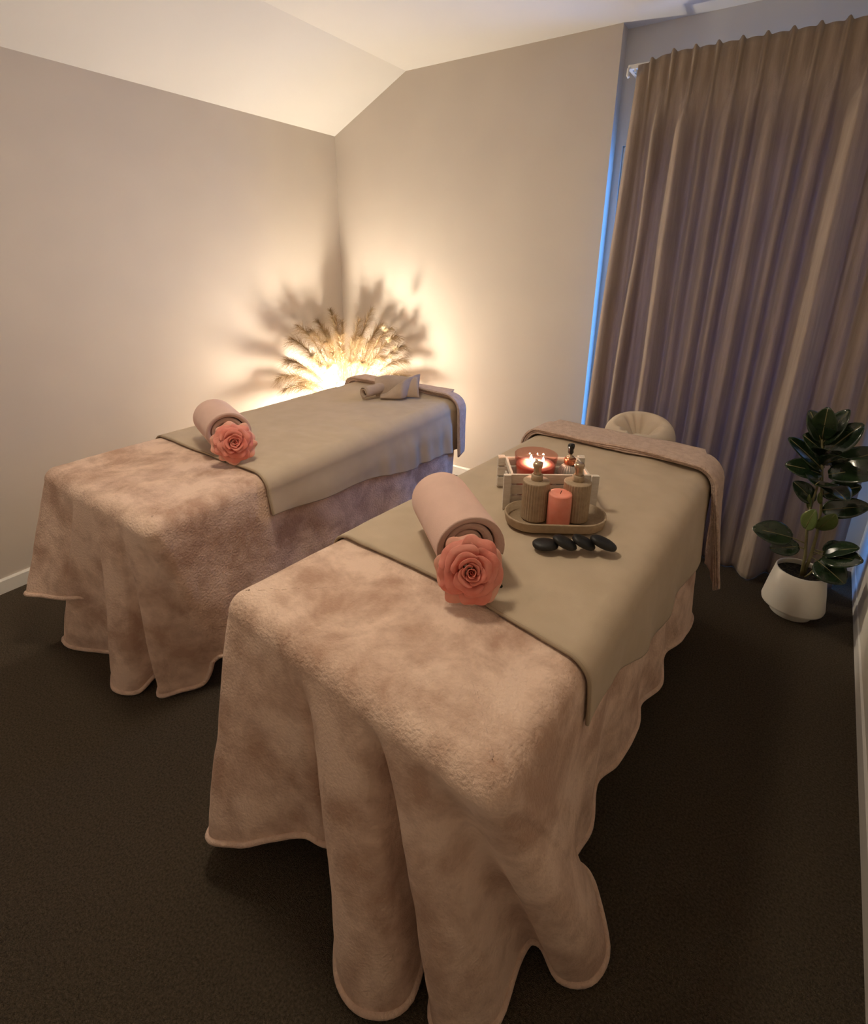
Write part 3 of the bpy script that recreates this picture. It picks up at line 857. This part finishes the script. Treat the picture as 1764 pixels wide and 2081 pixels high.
srow(0.024, 0.0240, 0.42, 0.05, 'black massage stone third from left, sloping between two others', a=0.036, b=0.027, sd=3)
srow(0.077, 0.0260, 0.40, 0.0, 'black massage stone at the right end of the row, on top', a=0.040, b=0.028, c=0.0135, sd=4)

# ------------------------------------------------------------------ face cradle
fc = thing('face_cradle', 'beige covered face cradle cushion beyond the nearest bed head', 'face cradle', (2.420, -0.575, 0.66))
nr_, na_ = 22, 72
v = []
for i in range(na_):
    a = 2 * math.pi * i / na_
    for j in range(nr_):
        t = j / (nr_ - 1)
        rr = 0.02 + 0.98 * t
        # ring section: deep hole, crest at 0.62, outer side tucks under
        ang = (t - 0.0)
        R_ = 0.160
        if t < 0.75:
            q = t / 0.75
            r = R_ * (0.10 + 0.62 * q ** 0.9)
            z = 0.10 * math.sin(q * math.pi / 2) ** 1.2 + 0.018 * math.sin(a * 9 + 2 * math.sin(a * 3)) * (1 - q) * q * 2.2
        else:
            q = (t - 0.75) / 0.25
            r = R_ * (0.72 + 0.30 * math.sin(q * math.pi * 0.62))
            z = 0.10 - 0.13 * (1 - math.cos(q * math.pi * 0.62)) / (1 - math.cos(math.pi * 0.62))
        r *= 1 + 0.03 * noise.noise(Vector((math.cos(a) * 1.5, math.sin(a) * 1.5, t * 2)))
        v.append(Vector((r * math.cos(a), r * math.sin(a) * 0.92, z)))
o = mesh('cushion_cover', v, grid_faces(na_, nr_, wrap=True), M_CRADLE, fc)
o.rotation_euler = (math.radians(16), 0, 0); o.location = (0, 0, 0.055)
for sx in (-0.1, 0.1):
    tube('support_arm', [(sx, -0.17, -0.01), (sx, -0.02, -0.01), (sx * 0.9, 0.03, 0.03)], 0.012, M_WOOD, fc, 10)

# ------------------------------------------------------------------ folded cloth on the far bed
ZL = HB + 0.017
gc = thing('folded_cloth', 'taupe cloth folded into a knot at the head of the far bed', 'cloth', (1.050, -0.765, ZL + 0.004), math.radians(33))
def shell(name, prof_fn, n, m_, parent, thick=0.006):
    v = [prof_fn(i / (n - 1), j / (m_ - 1)) for i in range(n) for j in range(m_)]
    o = mesh(name, v, grid_faces(n, m_), M_CLOTH, parent)
    md = o.modifiers.new('thickness', 'SOLIDIFY'); md.thickness = thick; md.offset = 0
    return o
# rolled end on the left (spiral tube lying towards the viewer)
def rolled(u, w):
    a = w * 2 * math.pi * 1.7
    r = 0.018 + 0.017 * w
    d = Vector((-0.05, -0.085, 0)) .lerp(Vector((0.06, 0.02, 0.01)), u)
    dirn = Vector((0.72, 0.69, 0)); side_ = Vector((dirn.y, -dirn.x, 0))
    return Vector((-0.085, -0.02, 0.038)) + d + side_ * (r * math.cos(a)) + Vector((0, 0, r * math.sin(a)))
shell('rolled_end', rolled, 8, 44, gc, 0.004)
# broad band folded over the roll
def band(u, w):
    x = -0.10 + 0.25 * u
    a = math.pi * (1.08 - 1.16 * w)
    hz = 0.088 + 0.018 * u + 0.012 * math.sin(u * 5)
    y = 0.028 + 0.07 * math.cos(a) * (1 + 0.15 * u)
    z = 0.004 + max(0, hz * math.sin(a)) + 0.004 * noise.noise(Vector((u * 5, w * 5, 2)))
    return Vector((x + 0.03 * (1 - w), y, max(0.004, z)))
shell('wrapped_band', band, 20, 26, gc)
# pointed lapel wrapping round the right side to a tip at the front
def lapel(u, w):
    # u along from tip (front left) round to the back right; w across width (bottom to top)
    px = -0.045 + 0.225 * u - 0.02 * u * u
    py = -0.085 - 0.012 * math.sin(u * math.pi) + 0.15 * smoothstep(0.55, 1.0, u)
    wid = 0.012 + 0.092 * smoothstep(0.0, 0.75, u)
    lean = 0.035 * math.sin(w * math.pi / 2)
    bulge = 0.018 * math.sin(w * math.pi)
    return Vector((px + lean * 0.5 * smoothstep(0.5, 1, u), py + lean * (1 - 0.5 * u) - bulge, 0.005 + wid * w))
shell('lapel', lapel, 22, 10, gc)
def lapel2(u, w):
    px = 0.00 + 0.17 * u
    py = -0.045 + 0.05 * u
    return Vector((px, py + 0.05 * w, 0.035 + (0.055 + 0.028 * math.sin(u * 3)) * math.sin(w * 1.7) * (0.4 + 0.6 * u)))
shell('inner_fold', lapel2, 16, 10, gc)

# ------------------------------------------------------------------ curtain and its track
track = thing('curtain_track', 'white curtain track with end hook above the curtain', 'curtain track', (2.04, -0.05, 2.44))
box('rail', 0.01, 1.31, -0.045, -0.020, -0.022, -0.002, M_PLASTIC, track, 0.003)
box('bracket', 0.0, 0.016, -0.045, 0.14, -0.022, -0.002, M_PLASTIC, track, 0.002)
tube('hook', [(0.008, -0.04, -0.015), (0.006, -0.058, -0.022), (0.006, -0.060, -0.05), (0.012, -0.055, -0.06)], 0.006, M_PLASTIC, track, 8)
for k in range(3):
    box('glider', 0.03 + 0.02 * k, 0.038 + 0.02 * k, -0.040, -0.026, -0.034, -0.022, M_PLASTIC, track)

CU0, CU1, CZ0, CZ1 = 2.095, 3.325, 0.003, 2.452
pleats = [2.155 + 0.0925 * k for k in range(13)]
# folds: x at top, x at bottom, half width, depth, sharpness
rr = random.Random(5)
folds = [(2.12, 2.060, 0.034, 0.075), (2.225, 2.175, 0.026, 0.085), (2.33, 2.36, 0.044, 0.125), (2.43, 2.45, 0.028, 0.055), (2.515, 2.53, 0.034, 0.085), (2.60, 2.605, 0.026, 0.075),
         (2.69, 2.70, 0.038, 0.10), (2.79, 2.79, 0.024, 0.06), (2.875, 2.87, 0.032, 0.08), (3.00, 2.98, 0.055, 0.15), (3.11, 3.12, 0.035, 0.05), (3.19, 3.20, 0.04, 0.07), (3.28, 3.29, 0.03, 0.06)]
nu, nz = 420, 90
v = []
for i in range(nu):
    u = i / (nu - 1)
    for j in range(nz):
        k = j / (nz - 1)                       # 0 top .. 1 bottom
        z = CZ1 + (CZ0 - CZ1) * k
        x = lerp(CU0, CU1, u) + (-0.065 * (1 - u) ** 3 * k + 0.02 * u * k)
        tp = smoothstep(0.03, 0.16, k)
        y = 0.0
        # pinch pleats at the heading
        for p_ in pleats:
            d = (x - p_) / 0.0085
            if abs(d) < 4: y -= 0.026 * math.exp(-d * d) * (1 - 0.75 * smoothstep(0.02, 0.13, k))
        y += 0.010 * math.cos((x - pleats[0]) / 0.0925 * 2 * math.pi) * (1 - tp)
        for n_f, (xt, xb, hwid, dep) in enumerate(folds):
            cx_ = lerp(xt, xb, k) + 0.008 * noise.noise(Vector((k * 3, n_f * 7.7, 0)))
            wd = hwid * (0.75 + 0.35 * k)
            d = (x - cx_) / wd
            if abs(d) < 3.5:
                y -= dep * tp * (0.65 + 0.35 * k) * math.exp(-abs(d) ** 2.4)
        if n_f:
            y += 0.004 * noise.noise(Vector((x * 22, z * 0.8, 3))) * tp + 0.0025 * noise.noise(Vector((x * 55, z * 0.5, 9))) * tp
        # kinks along the second fold
        y -= 0.012 * tp * math.exp(-((x - lerp(2.225, 2.175, k)) / 0.03) ** 2) * math.sin(k * 14)
        zz = z
        if k < 0.02: zz += 0.012 * math.exp(-min((x - p_) ** 2 for p_ in pleats) / 0.00008) - 0.03 * (1 - smoothstep(2.09, 2.26, x))
        v.append((x, -0.112 + y - 0.05 * k, zz))
cur = mesh('curtain', v, grid_faces(nu, nz), M_CURTAIN)
md = cur.modifiers.new('thickness', 'SOLIDIFY'); md.thickness = 0.002
rebase(cur, (2.7, -0.2, 0.0))
tag(cur, 'floor length taupe pinch pleat curtain drawn across the window', 'curtain')

# ------------------------------------------------------------------ potted rubber plant
PX, PY = 3.172, -0.49
pl_ = thing('rubber_plant', 'dark leaved rubber plant in a white pot beside the curtain', 'potted plant', (PX, PY, 0))
pot = lathe('pot', [(0.076, 0.0), (0.082, 0.004), (0.083, 0.030), (0.083, 0.040), (0.108, 0.043), (0.122, 0.050), (0.124, 0.060), (0.112, 0.14), (0.0965, 0.226), (0.0945, 0.229), (0.0915, 0.229), (0.0905, 0.223), (0.094, 0.20)], M_POT, pl_, 64, cap1=False)
lathe('soil', [(0.0, 0.0), (0.03, 0.2005), (0.06, 0.202), (0.0925, 0.203)][1:], M_SOIL, pl_, 40, cap0=True, cap1=False)
s1 = [(0.005, -0.005, 0.195), (0.0, -0.006, 0.30), (-0.018, -0.01, 0.42), (-0.028, -0.01, 0.52), (-0.022, 0, 0.64), (-0.02, 0.01, 0.80)]
s2 = [(0.012, 0.0, 0.195), (0.02, 0.0, 0.30), (0.02, 0.0, 0.42), (0.012, 0.0, 0.52), (-0.012, 0.0, 0.66), (-0.05, 0.0, 0.84)]
tube('stem', s1, lambda t: 0.007 - 0.003 * t, M_STEM, pl_, 8)
tube('stem', s2, lambda t: 0.0075 - 0.003 * t, M_STEM, pl_, 8)
tube('stem', [(0.015, -0.012, 0.195), (0.03, -0.02, 0.225), (0.038, -0.026, 0.25)], 0.004, M_STEM, pl_, 8)
def leaf(base, tip, width, nrm, droop=0.0, material=M_LEAF, cup=0.18):
    base, tip = Vector(base), Vector(tip)
    d = tip - base; L = d.length; d.normalize()
    nrm = Vector(nrm); nrm = (nrm - d * nrm.dot(d)).normalized()
    sd = d.cross(nrm)
    nu_, nv_ = 9, 14
    v = []
    for i in range(nu_):
        u = -1 + 2 * i / (nu_ - 1)
        for j in range(nv_):
            t = j / (nv_ - 1)
            w = width * (math.sin(math.pi * min(1, 0.04 + 0.95 * t ** 0.9)) ** 0.62)
            lift = cup * abs(u) ** 1.3 * w - droop * L * (t * t) + 0.03 * L * math.sin(t * math.pi)
            v.append(base + d * (L * t) + sd * (u * w) + nrm * (lift + 0.004 * noise.noise(Vector((u, t * 3, L * 40)))))
    o = mesh('leaf', v, grid_faces(nu_, nv_), material, pl_)
    md = o.modifiers.new('thickness', 'SOLIDIFY'); md.thickness = 0.0015
    # petiole from the nearest stem
    tube('midrib', [base + d * (L * t) + nrm * (-droop * L * t * t + 0.03 * L * math.sin(t * math.pi) - 0.0005) for t in (0, 0.25, 0.5, 0.75, 0.95)], 0.0022, M_STEM, o, 6)
    return o
def petiole(a, b): tube('petiole', [a, [(p + q) / 2 for p, q in zip(a, b)], b], 0.0028, M_STEM, pl_, 6)
# frame of the photo: +x right in the room, -y towards the viewer; leaves listed from the top down
def L_(b, t, w, n, **k): leaf(b, t, w, n, **k)
L_((-0.05, 0, 0.83), (-0.115, 0.00, 0.955), 0.050, (0.5, -0.7, 0.5))
L_((-0.05, 0, 0.84), (-0.06, -0.03, 0.985), 0.046, (-0.2, -0.8, 0.3))
L_((-0.045, 0, 0.82), (0.015, 0.02, 0.975), 0.044, (-0.5, -0.6, 0.4))
L_((-0.03, 0, 0.78), (0.07, 0.02, 0.925), 0.052, (-0.3, -0.8, 0.5))
L_((-0.03, 0, 0.78), (-0.12, -0.05, 0.86), 0.050, (-0.2, -0.6, 0.8))
L_((-0.03, 0, 0.76), (-0.03, -0.12, 0.855), 0.050, (0, -0.3, 0.9), droop=0.15)
L_((-0.02, 0, 0.73), (0.03, -0.13, 0.84), 0.050, (0.2, -0.3, 0.9), droop=0.15)
L_((-0.02, 0, 0.71), (-0.165, -0.02, 0.83), 0.046, (0.3, -0.6, 0.8))
L_((-0.02, 0, 0.69), (-0.15, -0.03, 0.72), 0.050, (0.1, -0.7, 0.8), droop=0.1)
L_((0.0, -0.02, 0.70), (0.18, -0.06, 0.79), 0.058, (-0.2, -0.7, 0.7), droop=0.1)
L_((0.0, 0.02, 0.73), (0.17, 0.05, 0.82), 0.046, (-0.2, -0.7, 0.7))
L_((-0.01, -0.02, 0.66), (-0.04, -0.14, 0.72), 0.060, (0, -0.4, 0.9), droop=0.25)
L_((0.0, 0, 0.64), (0.06, -0.12, 0.68), 0.055, (0.2, -0.5, 0.9), droop=0.3)
L_((0.0, 0, 0.60), (0.12, 0.01, 0.665), 0.042, (-0.2, -0.8, 0.5))
L_((0.015, 0, 0.53), (0.16, -0.02, 0.60), 0.046, (-0.1, -0.8, 0.5), droop=0.05)
L_((-0.02, 0, 0.56), (-0.11, -0.02, 0.64), 0.040, (0.1, -0.8, 0.6))
L_((-0.026, -0.008, 0.43), (-0.012, -0.05, 0.545), 0.034, (-0.5, -0.8, 0.1), material=M_LEAF_YOUNG)
L_((0.018, -0.004, 0.44), (0.055, -0.05, 0.545), 0.036, (0.2, -0.9, 0.1), material=M_LEAF_YOUNG)
L_((0.0, -0.01, 0.56), (-0.012, -0.04, 0.625), 0.010, (-0.3, -0.9, 0.1), material=M_LEAF_YOUNG)
L_((-0.03, 0, 0.52), (-0.045, -0.03, 0.60), 0.010, (-0.3, -0.9, 0.1), material=M_LEAF_YOUNG)
L_((-0.06, 0.0, 0.37), (-0.215, -0.03, 0.385), 0.056, (0.0, -0.75, 0.7), droop=0.05); petiole((-0.008, -0.008, 0.36), (-0.06, 0.0, 0.37))
L_((-0.03, -0.01, 0.34), (-0.135, -0.05, 0.315), 0.040, (0, -0.8, 0.6), droop=0.05); petiole((-0.002, -0.006, 0.33), (-0.03, -0.01, 0.34))
L_((0.06, -0.02, 0.345), (0.155, -0.09, 0.435), 0.042, (-0.6, -0.4, 0.8)); petiole((0.022, 0, 0.34), (0.06, -0.02, 0.345))
L_((0.055, -0.03, 0.335), (0.165, -0.12, 0.40), 0.050, (-0.3, -0.7, 0.6), droop=0.1); petiole((0.022, 0, 0.33), (0.055, -0.03, 0.335))
L_((0.045, -0.02, 0.30), (0.14, -0.10, 0.27), 0.062, (0.0, -0.75, 0.6), droop=0.1); petiole((0.022, 0, 0.30), (0.045, -0.02, 0.30))
L_((0.06, 0.02, 0.33), (0.15, 0.04, 0.36), 0.045, (0.0, -0.85, 0.5)); petiole((0.022, 0, 0.31), (0.06, 0.02, 0.33))

# ------------------------------------------------------------------ lamp in the corner
LX, LY, LZ = 0.345, -0.392, 0.636
lamp = thing('globe_lamp', 'small glowing globe lamp standing behind the far bed', 'lamp', (LX, LY, 0))
lathe('base', [(0.085, 0.0), (0.09, 0.004), (0.09, 0.014), (0.08, 0.020), (0.02, 0.026)], M_BRASS, lamp, 40)
lathe('pole', [(0.009, 0.026), (0.009, LZ - 0.085), (0.024, LZ - 0.070), (0.026, LZ - 0.056)], M_BRASS, lamp, 20)
RG = 0.057
lathe('globe', [(RG * math.cos(p_), LZ + RG * math.sin(p_)) for p_ in [math.radians(-85 + 8.6 * k) for k in range(17)]], M_GLOBE, lamp, 32, cap1=False)
zt = LZ + RG * math.sin(math.radians(50))
lathe('uplight_disc', [(0.0365, zt - 0.004), (0.0360, zt), (0.018, zt + 0.003), (0.003, zt + 0.004)], M_UPLIGHT, lamp, 28)  # glowing disc added to throw the lamp's light up at the ceiling

# unseen fill light added at the ceiling to brighten the beds
dl = thing('ceiling_fill_light', 'round fill light added out of view above the gap between the beds', 'fill light', (1.62, -2.05, HC))
lathe('fill_light_ring', [(0.165, 0.0), (0.188, 0.0), (0.192, -0.008), (0.186, -0.014), (0.168, -0.012), (0.165, -0.004)], M_PLASTIC, dl, 40, cap0=False, cap1=False)
lathe('fill_light_disc', [(0.002, -0.0065), (0.09, -0.0060), (0.165, -0.0035)], M_FILL, dl, 40, cap0=True, cap1=False)

# ------------------------------------------------------------------ pampas arrangement
VX, VY = 0.150, -0.170
pa = thing('pampas_arrangement', 'fan of dried cream pampas grass in the room corner', 'dried plants', (VX, VY, 0))
lathe('vase', [(0.075, 0), (0.085, 0.006), (0.105, 0.12), (0.10, 0.24), (0.07, 0.36), (0.05, 0.42), (0.056, 0.45), (0.050, 0.45), (0.045, 0.42)], M_BASKET, pa, 36, cap1=False)
prnd = random.Random(21)
def plume(tip, droop, plen, dens, fluff, material=M_PAMPAS):
    tip = Vector(tip); b = Vector((prnd.uniform(-0.02, 0.02), prnd.uniform(-0.02, 0.02), 0.36))
    mid = b.lerp(tip, 0.5) + Vector((0, 0, 0.10))
    def P(t):
        p = b * (1 - t) ** 2 + mid * (2 * t * (1 - t)) + tip * t * t
        return p - Vector((0, 0, droop * t ** 5))
    pts = [P(k / 20) for k in range(21)]
    st = tube('stem', pts, lambda t: 0.0032 - 0.0024 * t, M_PAMPAS_STEM, pa, 6)
    v, f = [], []
    t0 = 1 - plen
    for k in range(dens):
        q = prnd.random() ** 0.85
        t = t0 + plen * q
        p = P(t); tg = (P(min(1, t + 0.02)) - P(t - 0.02)).normalized()
        o1 = tg.orthogonal().normalized(); a = prnd.uniform(0, 2 * math.pi)
        out = o1 * math.cos(a) + tg.cross(o1) * math.sin(a)
        env = (math.sin(math.pi * (0.10 + 0.82 * q)) ** 0.7)
        ln = fluff * env * prnd.uniform(0.35, 1.25)
        d1 = (tg * prnd.uniform(0.6, 1.2) + out * prnd.uniform(0.4, 1.1)).normalized()
        w_ = out.cross(tg).normalized() * prnd.uniform(0.0006, 0.0013)
        last = None
        for s_ in range(4):
            u = s_ / 3
            c = p + d1 * (ln * u) + Vector((0, 0, -0.38 * ln * u * u)) + out * (0.10 * ln * u * u)
            c.x = max(c.x, 0.02 - VX); c.y = min(c.y, -0.02 - VY)
            ww = w_ * (1.0 - 0.8 * u)
            v += [c - ww, c + ww]
            n_ = len(v)
            if s_: f.append((n_ - 4, n_ - 3, n_ - 1, n_ - 2))
    mesh('plume', v, f, material, st, smooth=False, kind='stuff')
# tips are relative to the vase: left ones fan along the left wall, right ones along the back wall
fan = [(-0.06, -0.60, 0.86), (-0.04, -0.54, 0.96), (-0.05, -0.47, 1.06), (-0.06, -0.38, 1.13), (-0.02, -0.30, 1.16), (0.0, -0.60, 0.74), (0.03, -0.50, 0.86), (0.04, -0.38, 0.98),
       (-0.08, -0.18, 1.19), (-0.08, -0.04, 1.24), (0.0, -0.08, 1.20), (0.06, -0.10, 1.08), (0.02, -0.20, 1.06), (0.12, 0.05, 1.20), (0.22, 0.08, 1.22),
       (0.31, 0.08, 1.20), (0.39, 0.09, 1.15), (0.45, 0.07, 1.08), (0.51, 0.08, 1.00), (0.54, 0.06, 0.90), (0.57, 0.05, 0.80), (0.47, 0.02, 0.80), (0.38, 0.0, 0.92), (0.26, 0.0, 1.02), (0.17, 0.0, 1.08),
       (0.02, -0.03, 1.14), (0.08, 0.02, 1.05), (-0.05, -0.12, 1.10), (0.04, -0.06, 0.96), (0.10, -0.04, 0.90), (0.0, -0.14, 0.92), (-0.03, -0.44, 0.74), (0.08, -0.26, 0.88), (0.20, -0.02, 0.88), (0.35, 0.03, 0.76)]
for k, tp in enumerate(fan):
    plume((tp[0], tp[1], tp[2] + prnd.uniform(-0.03, 0.03)), 0.05 + 0.06 * prnd.random(), prnd.uniform(0.52, 0.66), 560, 0.12)
def tail(pos):
    """a short pale fluffy head on a thin stalk"""
    tip = Vector(pos); b = Vector((0, 0, 0.38))
    pts = [b.lerp(tip, t) + Vector((0, 0, 0.05 * math.sin(t * math.pi))) for t in [k / 8 for k in range(9)]]
    st = tube('stem', pts, 0.0016, M_PAMPAS_STEM, pa, 6)
    v, f = [], []
    for k in range(260):
        d = Vector((prnd.gauss(0, 1), prnd.gauss(0, 1), prnd.gauss(0, 1))).normalized()
        c0 = tip + d * 0.004; c1 = tip + d * prnd.uniform(0.018, 0.03)
        w_ = d.orthogonal().normalized() * 0.0009
        n_ = len(v); v += [c0 - w_, c0 + w_, c1 + w_ * 0.3, c1 - w_ * 0.3]; f.append((n_, n_ + 1, n_ + 2, n_ + 3))
    mesh('plume', v, f, M_PAMPAS_TIP, st, smooth=False, kind='stuff')
for p_ in ((0.05, -0.36, 0.80), (0.07, -0.30, 0.78), (0.10, -0.22, 0.78), (0.04, -0.36, 0.88), (0.42, 0.02, 0.98), (0.38, 0.0, 0.80), (0.43, 0.02, 0.86), (0.34, -0.02, 0.74), (0.40, 0.0, 1.06), (0.47, 0.03, 0.92)):
    tail(p_)
